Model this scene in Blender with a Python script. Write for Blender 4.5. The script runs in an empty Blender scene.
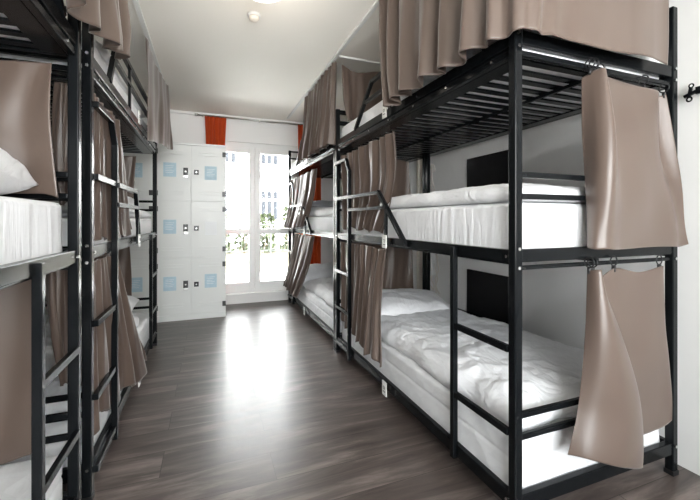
import bpy, bmesh, math, random
from mathutils import Vector, Matrix, noise
C = bpy.context.scene.collection
PI = math.pi
random.seed(7)

# ------------------------------------------------------------------ materials
def new_mat(name):
    m = bpy.data.materials.new(name); m.use_nodes = True
    nt = m.node_tree; b = nt.nodes['Principled BSDF']
    return m, nt, b
def simple(name, col, rough=.5, metal=0, spec=.5, bump=None, sheen=0, var=None, coat=0):
    m, nt, b = new_mat(name)
    b.inputs['Base Color'].default_value = (*col, 1)
    b.inputs['Roughness'].default_value = rough
    b.inputs['Metallic'].default_value = metal
    b.inputs['Specular IOR Level'].default_value = spec
    if sheen:
        b.inputs['Sheen Weight'].default_value = sheen
        b.inputs['Sheen Roughness'].default_value = .4
    if coat: b.inputs['Coat Weight'].default_value = coat
    tc = nt.nodes.new('ShaderNodeTexCoord')
    if var:
        sc, amt = var
        n = nt.nodes.new('ShaderNodeTexNoise'); n.inputs['Scale'].default_value = sc; n.inputs['Detail'].default_value = 4
        nt.links.new(tc.outputs['Object'], n.inputs['Vector'])
        mx = nt.nodes.new('ShaderNodeMix'); mx.data_type = 'RGBA'
        mx.inputs['A'].default_value = (*[c*(1-amt) for c in col], 1); mx.inputs['B'].default_value = (*[min(1, c*(1+amt)) for c in col], 1)
        nt.links.new(n.outputs['Fac'], mx.inputs['Factor']); nt.links.new(mx.outputs['Result'], b.inputs['Base Color'])
    if bump:
        sc, st, ds = bump
        n = nt.nodes.new('ShaderNodeTexNoise'); n.inputs['Scale'].default_value = sc; n.inputs['Detail'].default_value = 5
        nt.links.new(tc.outputs['Object'], n.inputs['Vector'])
        bp = nt.nodes.new('ShaderNodeBump'); bp.inputs['Strength'].default_value = st; bp.inputs['Distance'].default_value = ds
        nt.links.new(n.outputs['Fac'], bp.inputs['Height']); nt.links.new(bp.outputs['Normal'], b.inputs['Normal'])
    return m

M = {}
M['steel'] = simple('black_powder_coated_steel', (.006, .007, .008), .22, 0, .16, bump=(300, .03, .0005))
M['bolt'] = simple('zinc_bolt', (.75, .75, .75), .25, 1)
M['tag'] = simple('white_tag', (.85, .84, .82), .5)
M['ink'] = simple('dark_ink', (.03, .03, .03), .6)
M['wall'] = simple('white_wall_paint', (.87, .865, .85), .75, 0, .2, bump=(60, .12, .003))
M['ceiling'] = simple('ceiling_paint', (.93, .90, .835), .8, 0, .2, bump=(40, .05, .002))
M['taupe'] = simple('taupe_satin', (.112, .080, .064), .36, 0, .5, sheen=.22, bump=(500, .08, .0006), var=(3, .05))
M['orange'] = simple('orange_fabric', (.62, .085, .015), .6, 0, .3, sheen=.2)
_nt = M['orange'].node_tree; _t = _nt.nodes.new('ShaderNodeBsdfTranslucent'); _t.inputs['Color'].default_value = (.75, .14, .03, 1)
_m = _nt.nodes.new('ShaderNodeMixShader'); _m.inputs[0].default_value = .35
_o = [n for n in _nt.nodes if n.type == 'OUTPUT_MATERIAL'][0]; _p = _nt.nodes['Principled BSDF']
_nt.links.new(_p.outputs[0], _m.inputs[1]); _nt.links.new(_t.outputs[0], _m.inputs[2]); _nt.links.new(_m.outputs[0], _o.inputs['Surface'])
M['locker'] = simple('pale_grey_locker_steel', (.76, .775, .755), .35, 0, .5)
M['lockergap'] = simple('locker_shadow_gap', (.25, .26, .25), .6)
M['sheet'] = simple('blue_paper', (.47, .63, .71), .6, var=(40, .12))
M['sheetw'] = simple('white_paper', (.85, .87, .88), .5)
M['black'] = simple('black_plastic', (.012, .012, .013), .35)
M['panel'] = simple('matt_black_panel', (.004, .004, .005), .6, 0, .25)
M['upvc'] = simple('white_window_frame', (.84, .84, .83), .3)
M['chrome'] = simple('brushed_metal', (.6, .6, .58), .3, 1)
M['cream'] = simple('cream_pipe_paint', (.72, .66, .57), .45)
M['whiteplastic'] = simple('white_plastic', (.82, .82, .80), .4)
M['red'] = simple('red_plastic', (.5, .01, .02), .4)
M['fairy'] = simple('white_cable', (.78, .74, .68), .5)
M['facade'] = simple('white_render', (.80, .79, .77), .8, var=(.6, .04))
M['facadetrim'] = simple('stone_trim', (.05, .048, .045), .8)
M['outglass'] = simple('outdoor_window_glass', (.020, .022, .026), .6, 0, .1)
M['sign'] = simple('brown_sign', (.05, .025, .02), .6)
M['paving'] = simple('pale_paving', (.75, .735, .71), .8, var=(2, .06))
M['lawn'] = simple('lawn', (.085, .076, .054), .9, 0, .1, var=(5, .35), bump=(40, .5, .03))
M['hedge'] = simple('hedge_leaves', (.045, .055, .028), .8, 0, .2, var=(20, .5))
M['fence'] = simple('fence_wire', (.06, .065, .06), .5)
M['bark'] = simple('bark', (.12, .08, .05), .9)

def bedding(name, col, sc=7., st=.5, quilt=False, stretch=(1, .55, 1), dist=1.6):
    m, nt, b = new_mat(name)
    b.inputs['Base Color'].default_value = (*col, 1); b.inputs['Roughness'].default_value = .75
    b.inputs['Specular IOR Level'].default_value = .2
    b.inputs['Sheen Weight'].default_value = .15
    tc = nt.nodes.new('ShaderNodeTexCoord'); mp = nt.nodes.new('ShaderNodeMapping')
    mp.inputs['Scale'].default_value = stretch; mp.inputs['Rotation'].default_value = (0, 0, .6 if stretch[2] == 1 else 0)
    nt.links.new(tc.outputs['Object'], mp.inputs['Vector'])
    n = nt.nodes.new('ShaderNodeTexNoise'); n.inputs['Scale'].default_value = sc; n.inputs['Detail'].default_value = 6
    n.inputs['Distortion'].default_value = dist
    nt.links.new(mp.outputs['Vector'], n.inputs['Vector'])
    # ridged noise reads as creases
    s = nt.nodes.new('ShaderNodeMath'); s.operation = 'SUBTRACT'; s.inputs[1].default_value = .5
    a = nt.nodes.new('ShaderNodeMath'); a.operation = 'ABSOLUTE'
    nt.links.new(n.outputs['Fac'], s.inputs[0]); nt.links.new(s.outputs[0], a.inputs[0])
    h = a.outputs[0]
    if quilt:
        w = nt.nodes.new('ShaderNodeTexVoronoi'); w.inputs['Scale'].default_value = 14
        nt.links.new(tc.outputs['Object'], w.inputs['Vector'])
        ad = nt.nodes.new('ShaderNodeMath'); ad.operation = 'ADD'
        nt.links.new(a.outputs[0], ad.inputs[0]); nt.links.new(w.outputs['Distance'], ad.inputs[1]); h = ad.outputs[0]
    bp = nt.nodes.new('ShaderNodeBump'); bp.inputs['Strength'].default_value = st; bp.inputs['Distance'].default_value = .035
    nt.links.new(h, bp.inputs['Height']); nt.links.new(bp.outputs['Normal'], b.inputs['Normal'])
    return m
M['linen'] = bedding('white_bed_linen', (.84, .845, .86), 6, .8)
M['sheetside'] = bedding('white_fitted_sheet', (.84, .845, .86), 11, .6, stretch=(1.2, 1, .14), dist=.8)
M['mattress'] = bedding('white_quilted_mattress', (.82, .825, .835), 5, .22, True)
M['pillow'] = bedding('white_pillow_cotton', (.85, .85, .865), 6, .6)
M['greyblanket'] = bedding('grey_blanket', (.45, .45, .47), 9, .3)

def floor_mat():
    m, nt, b = new_mat('grey_brown_wood_laminate')
    tc = nt.nodes.new('ShaderNodeTexCoord')
    br = nt.nodes.new('ShaderNodeTexBrick')
    br.inputs['Scale'].default_value = 1; br.inputs['Brick Width'].default_value = 1.25; br.inputs['Row Height'].default_value = .19
    br.inputs['Mortar Size'].default_value = .0018; br.inputs['Mortar Smooth'].default_value = .3; br.offset = .37
    br.inputs['Color1'].default_value = (.0, .0, .0, 1); br.inputs['Color2'].default_value = (1, 1, 1, 1); br.inputs['Mortar'].default_value = (0, 0, 0, 1)
    nt.links.new(tc.outputs['Object'], br.inputs['Vector'])
    mp = nt.nodes.new('ShaderNodeMapping'); mp.inputs['Scale'].default_value = (1.1, 9, 1)
    nt.links.new(tc.outputs['Object'], mp.inputs['Vector'])
    # offset the grain per plank
    ad = nt.nodes.new('ShaderNodeVectorMath'); ad.operation = 'ADD'
    sc = nt.nodes.new('ShaderNodeVectorMath'); sc.operation = 'SCALE'; sc.inputs['Scale'].default_value = 7
    nt.links.new(br.outputs['Color'], sc.inputs[0]); nt.links.new(mp.outputs['Vector'], ad.inputs[0]); nt.links.new(sc.outputs[0], ad.inputs[1])
    n = nt.nodes.new('ShaderNodeTexNoise'); n.inputs['Scale'].default_value = 1.7; n.inputs['Detail'].default_value = 7; n.inputs['Roughness'].default_value = .65; n.inputs['Distortion'].default_value = .6
    nt.links.new(ad.outputs[0], n.inputs['Vector'])
    cr = nt.nodes.new('ShaderNodeValToRGB')
    e = cr.color_ramp.elements; e[0].position = .3; e[0].color = (.040, .031, .027, 1); e[1].position = .72; e[1].color = (.235, .195, .175, 1)
    x = cr.color_ramp.elements.new(.5); x.color = (.095, .075, .066, 1)
    nt.links.new(n.outputs['Fac'], cr.inputs['Fac'])
    mx = nt.nodes.new('ShaderNodeMix'); mx.data_type = 'RGBA'; mx.blend_type = 'MULTIPLY'
    nt.links.new(cr.outputs['Color'], mx.inputs['A'])
    mx.inputs['B'].default_value = (.35, .33, .32, 1); nt.links.new(br.outputs['Fac'], mx.inputs['Factor'])
    nt.links.new(mx.outputs['Result'], b.inputs['Base Color'])
    rr = nt.nodes.new('ShaderNodeMapRange'); rr.inputs['To Min'].default_value = .25; rr.inputs['To Max'].default_value = .44
    nt.links.new(n.outputs['Fac'], rr.inputs['Value']); nt.links.new(rr.outputs['Result'], b.inputs['Roughness'])
    bp = nt.nodes.new('ShaderNodeBump'); bp.inputs['Strength'].default_value = .12; bp.inputs['Distance'].default_value = .003
    nt.links.new(n.outputs['Fac'], bp.inputs['Height']); nt.links.new(bp.outputs['Normal'], b.inputs['Normal'])
    b.inputs['Specular IOR Level'].default_value = .6
    return m
M['floor'] = floor_mat()

def glass_mat():
    m = bpy.data.materials.new('clear_window_glass'); m.use_nodes = True; nt = m.node_tree; nt.nodes.clear()
    o = nt.nodes.new('ShaderNodeOutputMaterial'); t = nt.nodes.new('ShaderNodeBsdfTransparent'); g = nt.nodes.new('ShaderNodeBsdfGlossy')
    t.inputs['Color'].default_value = (.96, .98, .97, 1); g.inputs['Roughness'].default_value = .02
    f = nt.nodes.new('ShaderNodeFresnel'); f.inputs['IOR'].default_value = 1.45; x = nt.nodes.new('ShaderNodeMixShader')
    nt.links.new(f.outputs[0], x.inputs[0]); nt.links.new(t.outputs[0], x.inputs[1]); nt.links.new(g.outputs[0], x.inputs[2]); nt.links.new(x.outputs[0], o.inputs[0])
    return m
M['glass'] = glass_mat()
def emit(name, col, s):
    m, nt, b = new_mat(name); b.inputs['Base Color'].default_value = (*col, 1)
    b.inputs['Emission Color'].default_value = (*col, 1); b.inputs['Emission Strength'].default_value = s; return m
M['lamp'] = emit('lit_lamp_glass', (.95, .95, 1.0), 1.1)

# ------------------------------------------------------------------ mesh helpers
def box(bm, x0, x1, y0, y1, z0, z1, bev=0):
    r = bmesh.ops.create_cube(bm, size=1)
    vs = r['verts']
    for v in vs:
        v.co = Vector(((x0+x1)/2 + v.co.x*abs(x1-x0), (y0+y1)/2 + v.co.y*abs(y1-y0), (z0+z1)/2 + v.co.z*abs(z1-z0)))
    if bev:
        es = list({e for v in vs for e in v.link_edges})
        bmesh.ops.bevel(bm, geom=es, offset=bev, segments=2, profile=.7, affect='EDGES')
def bx(*a, bev=0):
    bm = bmesh.new(); box(bm, *a, bev=bev); return bm
def bar(bm, p, q, w=.025, d=None, rad=0):
    """rectangular (or round, rad>0) bar from p to q"""
    p = Vector(p); q = Vector(q); d = d or w
    ax = (q-p); L = ax.length; ax.normalize()
    ref = Vector((1, 0, 0)) if abs(ax.x) < .9 else Vector((0, 0, 1))
    s = ax.cross(ref).normalized(); t = s.cross(ax).normalized()
    Mx = Matrix((s, t, ax)).transposed().to_4x4(); Mx.translation = (p+q)/2
    if rad:
        r = bmesh.ops.create_cone(bm, segments=14, radius1=rad, radius2=rad, depth=L, cap_ends=True)
    else:
        r = bmesh.ops.create_cube(bm, size=1)
        for v in r['verts']: v.co = Vector((v.co.x*w, v.co.y*d, v.co.z*L))
    for v in r['verts']: v.co = Mx @ v.co
def tube(bm, pts, r, seg=8):
    for a, b in zip(pts, pts[1:]): bar(bm, a, b, rad=r)
    for p in pts[1:-1]:
        rr = bmesh.ops.create_uvsphere(bm, u_segments=seg, v_segments=6, radius=r)
        for v in rr['verts']: v.co += Vector(p)
def torus(bm, c, R, r, axis='Y', n=22, k=8):
    rings = []
    for i in range(n):
        a = 2*PI*i/n; ring = []
        for j in range(k):
            b = 2*PI*j/k; q = R + r*math.cos(b); u = q*math.cos(a); w = q*math.sin(a); t = r*math.sin(b)
            co = {'Y': (u, t, w), 'X': (t, u, w), 'Z': (u, w, t)}[axis]
            ring.append(bm.verts.new(Vector(co)+Vector(c)))
        rings.append(ring)
    for i in range(n):
        for j in range(k):
            bm.faces.new((rings[i][j], rings[(i+1) % n][j], rings[(i+1) % n][(j+1) % k], rings[i][(j+1) % k]))
def lathe(bm, prof, c, n=40):
    rows = []
    for r, z in prof:
        rows.append([bm.verts.new((c[0]+r*math.cos(2*PI*i/n), c[1]+r*math.sin(2*PI*i/n), c[2]+z)) for i in range(n)])
    for a, b in zip(rows, rows[1:]):
        for i in range(n): bm.faces.new((a[i], a[(i+1) % n], b[(i+1) % n], b[i]))
    for rr in (rows[0], rows[-1]):
        try: bm.faces.new(rr)
        except Exception: pass

def tag(o, label=None, cat=None, group=None, kind=None):
    if label: o['label'] = label
    if cat: o['category'] = cat
    if group: o['group'] = group
    if kind: o['kind'] = kind
    return o
def thing(name, loc, label, cat, group=None, rz=0, kind=None):
    o = bpy.data.objects.new(name, None); C.objects.link(o); o.location = loc; o.rotation_euler = (0, 0, rz)
    o.empty_display_size = .1
    return tag(o, label, cat, group, kind)
def obj(name, bm, mat, parent=None, smooth=False, world=True, label=None):
    """link as one mesh object. world=True: vertices are world coords (parents unrotated)."""
    bmesh.ops.recalc_face_normals(bm, faces=bm.faces)
    me = bpy.data.meshes.new(name)
    off = Vector((0, 0, 0))
    if parent is None and world:
        xs = [v.co for v in bm.verts]
        off = Vector(((min(v.x for v in xs)+max(v.x for v in xs))/2, (min(v.y for v in xs)+max(v.y for v in xs))/2, min(v.z for v in xs)))
    elif parent is not None and world:
        p = parent
        while p: off += p.location; p = p.parent
    if off.length: bmesh.ops.translate(bm, verts=bm.verts, vec=-off)
    bm.to_mesh(me); bm.free()
    for f in me.polygons: f.use_smooth = smooth
    me.materials.append(mat)
    o = bpy.data.objects.new(name, me); C.objects.link(o)
    if parent is None: o.location = off
    else: o.parent = parent
    if label: o['label'] = label
    return o
def struct(name, bm, mat, parent=None):
    o = obj(name, bm, mat, parent)
    if parent is None: o['kind'] = 'structure'
    return o
def bevelmod(o, w=.002, seg=2):
    m = o.modifiers.new('bevel', 'BEVEL'); m.width = w; m.segments = seg; m.limit_method = 'ANGLE'; return o

# ------------------------------------------------------------------ room
XW, XL, YB, YF, ZC = 1.95, -1.42, 4.98, -1.75, 2.43
struct('floor', bx(XL-.1, XW+.1, YF-.1, YB+.35, -.08, 0), M['floor'])
struct('ceiling', bx(XL-.1, XW+.1, YF-.1, YB+.35, ZC, ZC+.1), M['ceiling'])
struct('wall_right', bx(XW, XW+.12, YF-.1, YB+.35, 0, ZC), M['wall'])
struct('wall_left', bx(XL-.12, XL, YF-.1, YB+.35, 0, ZC), M['wall'])
# back wall with the opening of the glazed balcony door
DX0, DX1, DZ0, DZ1 = -.05, 1.17, .13, 2.10
b = bmesh.new()
box(b, XL, DX0, YB, YB+.3, 0, ZC); box(b, DX1, XW, YB, YB+.3, 0, ZC)
box(b, DX0, DX1, YB, YB+.3, DZ1, ZC); box(b, DX0, DX1, YB, YB+.3, 0, DZ0)
struct('wall_back', b, M['wall'])
# wall behind the viewer with a wide window
WX0, WX1, WZ0, WZ1 = -.95, 1.65, .75, 2.25
b = bmesh.new()
box(b, XL, WX0, YF-.25, YF, 0, ZC); box(b, WX1, XW, YF-.25, YF, 0, ZC)
box(b, WX0, WX1, YF-.25, YF, WZ1, ZC); box(b, WX0, WX1, YF-.25, YF, 0, WZ0)
struct('wall_front', b, M['wall'])
w2 = thing('window_2', (0.35, YF-.1, WZ0), None, None, kind='structure')
b = bmesh.new()
for a in ((WX0, WX0+.07, WZ0, WZ1), (WX1-.07, WX1, WZ0, WZ1), (WX0, WX1, WZ0, WZ0+.07), (WX0, WX1, WZ1-.07, WZ1), (.32, .40, WZ0, WZ1)):
    box(b, a[0], a[1], YF-.14, YF-.07, a[2], a[3])
obj('window_frame', b, M['upvc'], w2)
obj('glass_pane', bx(WX0+.07, WX1-.07, YF-.11, YF-.10, WZ0+.07, WZ1-.07), M['glass'], w2)
# trims
struct('baseboard_back', bx(DX1, XW-.001, YB-.015, YB, 0, .07), M['upvc'])
struct('baseboard_right', bx(XW-.012, XW, 2.9, YB-.016, 0, .06), M['upvc'])
struct('trim_1', bx(XL+.001, XW-.001, YB-.035, YB, ZC-.035, ZC, bev=.01), M['wall'])
struct('trim_2', bx(DX0, DX1, YB-.06, YB, .115, .14, bev=.006), M['upvc'])

# glazed double door
d = thing('door_1', (.576, YB+.05, DZ0), None, None, kind='structure')
fy0, fy1 = YB+.02, YB+.09
b = bmesh.new()
for x0, x1, z0, z1 in ((DX0, DX0+.05, DZ0, DZ1), (DX1-.05, DX1, DZ0, DZ1), (DX0+.05, DX1-.05, DZ1-.06, DZ1), (DX0+.05, DX1-.05, DZ0, DZ0+.05)):
    box(b, x0, x1, fy0, fy1, z0, z1, bev=.004)
obj('door_frame', b, M['upvc'], d)
for s, (x0, x1) in enumerate(((DX0+.05, .560), (.562, DX1-.05))):
    b = bmesh.new(); z0, z1 = DZ0+.05, DZ1-.06; st = .072
    yy0, yy1 = YB+.005, YB+.075
    box(b, x0, x0+st, yy0, yy1, z0, z1, bev=.005); box(b, x1-st, x1, yy0, yy1, z0, z1, bev=.005)
    box(b, x0+st, x1-st, yy0, yy1, z1-st, z1, bev=.004); box(b, x0+st, x1-st, yy0, yy1, z0, z0+.09, bev=.004)
    box(b, x0+st, x1-st, yy0+.005, yy1-.003, .90, .97, bev=.004)
    lf = obj('door_leaf', b, M['upvc'], d)
    obj('glass_pane', bx(x0+st-.005, x1-st+.005, YB+.04, YB+.045, z0+.085, .905), M['glass'], lf)
    obj('glass_pane', bx(x0+st-.005, x1-st+.005, YB+.04, YB+.045, .965, z1-st+.005), M['glass'], lf)
    if s == 1:
        b = bmesh.new(); box(b, x0+.022, x0+.046, YB-.006, YB+.006, 1.03, 1.16, bev=.003); box(b, x0+.026, x0+.042, YB-.045, YB, 1.12, 1.136); box(b, x0+.026, x0+.042, YB-.052, YB-.038, 1.01, 1.136, bev=.003)
        obj('door_handle', b, M['upvc'], lf)

# ------------------------------------------------------------------ bunk beds (local frame: +y along the bed from brace end to ladder end, +x away from the aisle)
L, W, T = 1.92, .90, .033
TIERS = ((.085, .135), (.94, .985), (1.695, 1.742))
def make_bunk(loc, rz, label, foot=.735, corner=1.05, vert=.955, tf=1.495, tc=1.21, tv=.955, tagrungs=(True, True, True), brace=True):
    t = thing('bunk_bed', loc, label, 'bunk bed', 'black metal three-tier bunk beds', rz)
    O = lambda n, bm, m, p=t, **k: obj(n, bm, m, p, world=False, **k)
    st = M['steel']
    posts = []
    for px, py in ((0, 0), (W-T, 0), (0, L-T), (W-T, L-T)):
        p = bevelmod(O('post', bx(px, px+T, py, py+T, .0, 2.0), st), .004); posts.append((p, px, py))
        O('foot_cap', bx(px-.002, px+T+.002, py-.002, py+T+.002, 0, .02), M['black'], p)
    for p, px, py in posts:      # bolts on the end faces and aisle faces
        ys = py-.001 if py == 0 else py+T+.001; sg = -1 if py == 0 else 1
        for z in (.125, .925, .99, 1.685, 1.733):
            bb = bmesh.new(); bar(bb, (px+T*.45, ys, z), (px+T*.45, ys+sg*.004, z), rad=.006); O('bolt', bb, M['bolt'], p)
        if px == 0:
            off = T+.006 if py == 0 else -.006
            for z in (.112, .962):
                bb = bmesh.new(); bar(bb, (.004, py+off, z), (-.004, py+off, z), rad=.0055); O('bolt', bb, M['bolt'], p)
    for i, (z0, z1) in enumerate(TIERS):
        for x0, sx in ((.006, 1), (W-.031, -1)):
            b = bmesh.new(); box(b, x0, x0+.025, T, L-T, z0, z1)
            # ledge that carries the slats
            if i == 2: box(b, x0+.002, x0+.027 if sx == 1 else x0+.023, T, L-T, z0-.036, z0-.010)
            box(b, x0+.008, x0+.017, T, L-T, z0-.008, z0)
            r = bevelmod(O('side_rail', b, st), .003)
            if sx == 1 and i == 2:
                for k in range(7):
                    yy = .12+k*.28; bb = bmesh.new(); bar(bb, (.008, yy, z0-.021), (.003, yy, z0-.021), rad=.005); O('bolt', bb, M['bolt'], r)
        for y0 in (.004, L-.029):
            b = bmesh.new(); box(b, T, W-T, y0, y0+.025, z0+.003, z1+.004)
            if i: box(b, T, W-T, y0+.004, y0+.021, z0-(.036 if i == 2 else .024), z0-(.016 if i == 2 else .010))
            bevelmod(O('end_rail', b, st), .003)
        b = bmesh.new()
        if i == 2: box(b, .034, .105, T, L-T, z0-.036, z0-.0325); box(b, W-.09, W-.034, T, L-T, z0-.036, z0-.0325)
        n = 25; zs = z0-.032 if i == 2 else z0+.001
        for k in range(n):
            yy = .06+k*(L-.12)/(n-1)
            box(b, .032, W-.032, yy-.016, yy+.016, zs, zs+.008)
        bar(b, (W/2, T, zs-.008), (W/2, L-T, zs-.008), w=.014)
        O('slat_base', b, st)
        # head and foot bars above each rail
        for y0 in (.008, L-.026):
            for zz in ((.41, .335), (1.247, 1.172), (1.985, 1.895))[i]:
                bevelmod(O('end_bar', bx(T, W-T, y0, y0+.018, zz-.010, zz+.010), st), .003)
        # guard on the wall side
        if i < 2:
            zz = z1+.235; b = bmesh.new(); box(b, W-.026, W-.006, T, L-T, zz-.010, zz+.010)
            for yy in (.55, 1.35): box(b, W-.024, W-.010, yy, yy+.016, z1-.002, zz)
            O('wall_guard_rail', b, st)
    # short side ladder at the other end, bottom tier
    if brace:
        b = bmesh.new(); box(b, -.008, .016, .330, .355, .075, .975)
        lad = bevelmod(O('side_ladder', b, st), .003)
        for z in (.35, .64):
            bevelmod(O('rung', bx(-.005, .012, T, .332, z-.0125, z+.0125), st, lad), .002)
    # main ladder at the other end
    b = bmesh.new(); yp = L-.345
    X0 = -.006
    box(b, -.019, .007, yp-.0125, yp+.0125, .05, 1.455)
    bar(b, (X0, yp, 1.448), (X0, yp+.07, 1.548), w=.025)
    bar(b, (X0, yp+.062, 1.545), (X0, L-T+.01, 1.545), w=.025)
    lad = bevelmod(O('ladder', b, st), .003)
    for z in (.105, .39, .68, 1.26):
        bevelmod(O('rung', bx(-.015, .006, yp+.01, L-T+.002, z-.0125, z+.0125), st, lad), .002)
    # guard rail of the middle tier
    b = bmesh.new(); z1 = .985
    bar(b, (-.016, yp, 1.255), (-.016, corner, 1.255), w=.022)
    zc2 = 1.162; y2 = corner+(foot-corner)*(1.255-zc2)/(1.255-z1)
    bar(b, (-.016, yp, zc2), (-.016, y2, zc2), w=.020)
    bar(b, (-.016, corner+.006, 1.262), (-.006, foot, z1-.030), w=.022)
    box(b, -.020, -.006, vert-.01, vert+.01, z1-.040, zc2)
    O('guard_rail', b, st)
    # guard rail of the top tier
    b = bmesh.new(); z1 = 1.742
    bar(b, (.012, tf, z1-.005), (.012, tc, 1.99), w=.022)
    bar(b, (.012, tc+.004, 1.985), (.012, .40, 1.985), w=.022)
    y2 = tc+(tf-tc)*.105/.25
    bar(b, (.012, y2, 1.88), (.012, .40, 1.88), w=.020)
    box(b, .004, .018, tv-.01, tv+.01, z1-.002, 1.98)
    bar(b, (.012, .404, 1.99), (.012, .15, z1-.005), w=.022)
    O('guard_rail', b, st)
    # little white number tags hung on the rails
    for i, (z0, z1) in enumerate(TIERS):
        if not tagrungs[i]: continue
        b = bx(-.026, -.0205, vert-.026, vert+.026, z0-.014, z1+.016, bev=.001)
        tg = O('number_tag', b, M['tag'], label='small white number tag')
        b = bmesh.new(); zc = (z0+z1)/2
        # a small '0' over a dash as the printed mark
        torus(b, (-.0265, vert, zc+.006), .009, .0016, 'X', 16, 4); box(b, -.0272, -.0255, vert-.014, vert+.014, zc-.018, zc-.014)
        O('number', b, M['ink'], tg)
    return t
bunkA = make_bunk((.973, .968, 0), 0, 'black metal three-tier bunk bed nearest on the right, its open end facing the viewer')
bunkB = make_bunk((.973, 2.905, 0), 0, 'black metal three-tier bunk bed on the right beside the glazed door', brace=False)
XLF = -.425
bunkC = make_bunk((XLF, 1.565, 0), PI, 'black metal three-tier bunk bed nearest on the left, cut off by the photo edge')
bunkD = make_bunk((XLF, 3.605, 0), PI, 'black metal three-tier bunk bed on the left next to the lockers', foot=.93, corner=1.10, vert=1.03, tf=1.60, tc=1.45, tv=1.13)

# ------------------------------------------------------------------ bedding
def fbm(p, o=4):
    return noise.fractal(p, 1.0, 2.0, o)
def cushion_mesh(x0, x1, y0, y1, z0, z1, amp=.02, sc=5., seed=0, edge=.05, nx=80, ny=150, power=5, sag=None, taper=0, drape=0):
    """closed soft slab: flat-ish bottom, puffed wrinkled top"""
    bm = bmesh.new(); top = []; bot = []
    for j in range(ny+1):
        tr = []; br = []
        for i in range(nx+1):
            u = i/nx*2-1; v = j/ny*2-1
            e = (1-abs(u)**power)*(1-abs(v)**power); e = max(0, e)**.5
            x = (x0+x1)/2+u*(x1-x0)/2; y = (y0+y1)/2+v*(y1-y0)/2
            q = Vector((x*sc+seed*7.3, y*sc*.7, seed*3.1))
            n1 = fbm(q); n2 = 1-2*abs(noise.noise(Vector((x*sc*1.3+y*sc*.9+seed, y*sc*1.1-x*2, seed*1.7))))
            n3 = 1-2*abs(fbm(Vector((x*sc*2.2-y*sc*1.3, y*sc*2.4+x*sc, seed*2.7)), 2))
            wob = amp*(n1*.8+n2*.6+n3*.33)
            ex = edge*fbm(Vector((y*3+seed, seed, x)), 2)*abs(u)**6; ey = edge*fbm(Vector((x*3+seed, y, seed)), 2)*abs(v)**6
            zt = z0+(z1-z0)*(.35+.65*e)+wob*(.25+.75*e)
            if sag: zt += sag(u, v)
            tr.append(bm.verts.new((x+ex, y+ey, zt)))
            br.append(bm.verts.new((x+ex*.8-u*.006, y+ey*.8-v*.006, z0+.004*(1-e))))
        top.append(tr); bot.append(br)
    for j in range(ny):
        for i in range(nx):
            bm.faces.new((top[j][i], top[j][i+1], top[j+1][i+1], top[j+1][i]))
            bm.faces.new((bot[j][i], bot[j+1][i], bot[j+1][i+1], bot[j][i+1]))
    per = [(0, i) for i in range(nx)]+[(j, nx) for j in range(ny)]+[(ny, i) for i in range(nx, 0, -1)]+[(j, 0) for j in range(ny, 0, -1)]
    for (a, b), (c, d_) in zip(per, per[1:]+per[:1]):
        try: bm.faces.new((top[a][b], bot[a][b], bot[c][d_], top[c][d_]))
        except Exception: pass
    return bm
def mattress(x0, x1, y0, y1, z0, z1, label, seam=True):
    mt = M['sheetside'] if z0 > .5 else M['mattress']
    bm = bmesh.new(); n = 40
    box(bm, x0, x1, y0, y1, z0, z1)
    bmesh.ops.subdivide_edges(bm, edges=[e for e in bm.edges], cuts=22, use_grid_fill=True)
    for v in bm.verts:
        c = v.co
        f = .006*fbm(Vector((c.x*6, c.y*6, c.z*6+z0)), 3)
        k = 1 if (c.z-z0)/(z1-z0) > .5 else 0
        dz = min(c.z-z0, z1-c.z); 
        r = .02
        if dz < r:
            s = r-math.sqrt(max(0, r*r-(r-dz)**2))
            if abs(c.x-x0) < 1e-4: c.x += s
            if abs(c.x-x1) < 1e-4: c.x -= s
            if abs(c.y-y0) < 1e-4: c.y += s
            if abs(c.y-y1) < 1e-4: c.y -= s
        if z0 < .5 and seam and abs((c.z-z0)/(z1-z0)-.62) < .03:
            if c.x < x0+.001: c.x += .006
            if c.y < y0+.001: c.y += .006
            if c.x > x1-.001: c.x -= .006
        c.x += f*(1 if c.x < (x0+x1)/2 else -1); c.y += f
    o = obj('mattress', bm, mt, None, True); o.location.z = z0
    tag(o, label, 'mattress', 'mattresses on the bunk beds')
    m = o.modifiers.new('s', 'SUBSURF'); m.levels = 1; m.render_levels = 1
    return o
def duvet(a, label, amp=.022, sc=5, seed=0, sag=None, mat='linen', name='duvet', edge=.05, power=7):
    o = obj(name, cushion_mesh(*a, amp=amp, sc=sc, seed=seed, edge=edge, sag=sag, power=power), M[mat], None, True)
    return tag(o, label, 'duvet' if name == 'duvet' else name, 'duvets spread on the bunks' if name == 'duvet' else None)
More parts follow.
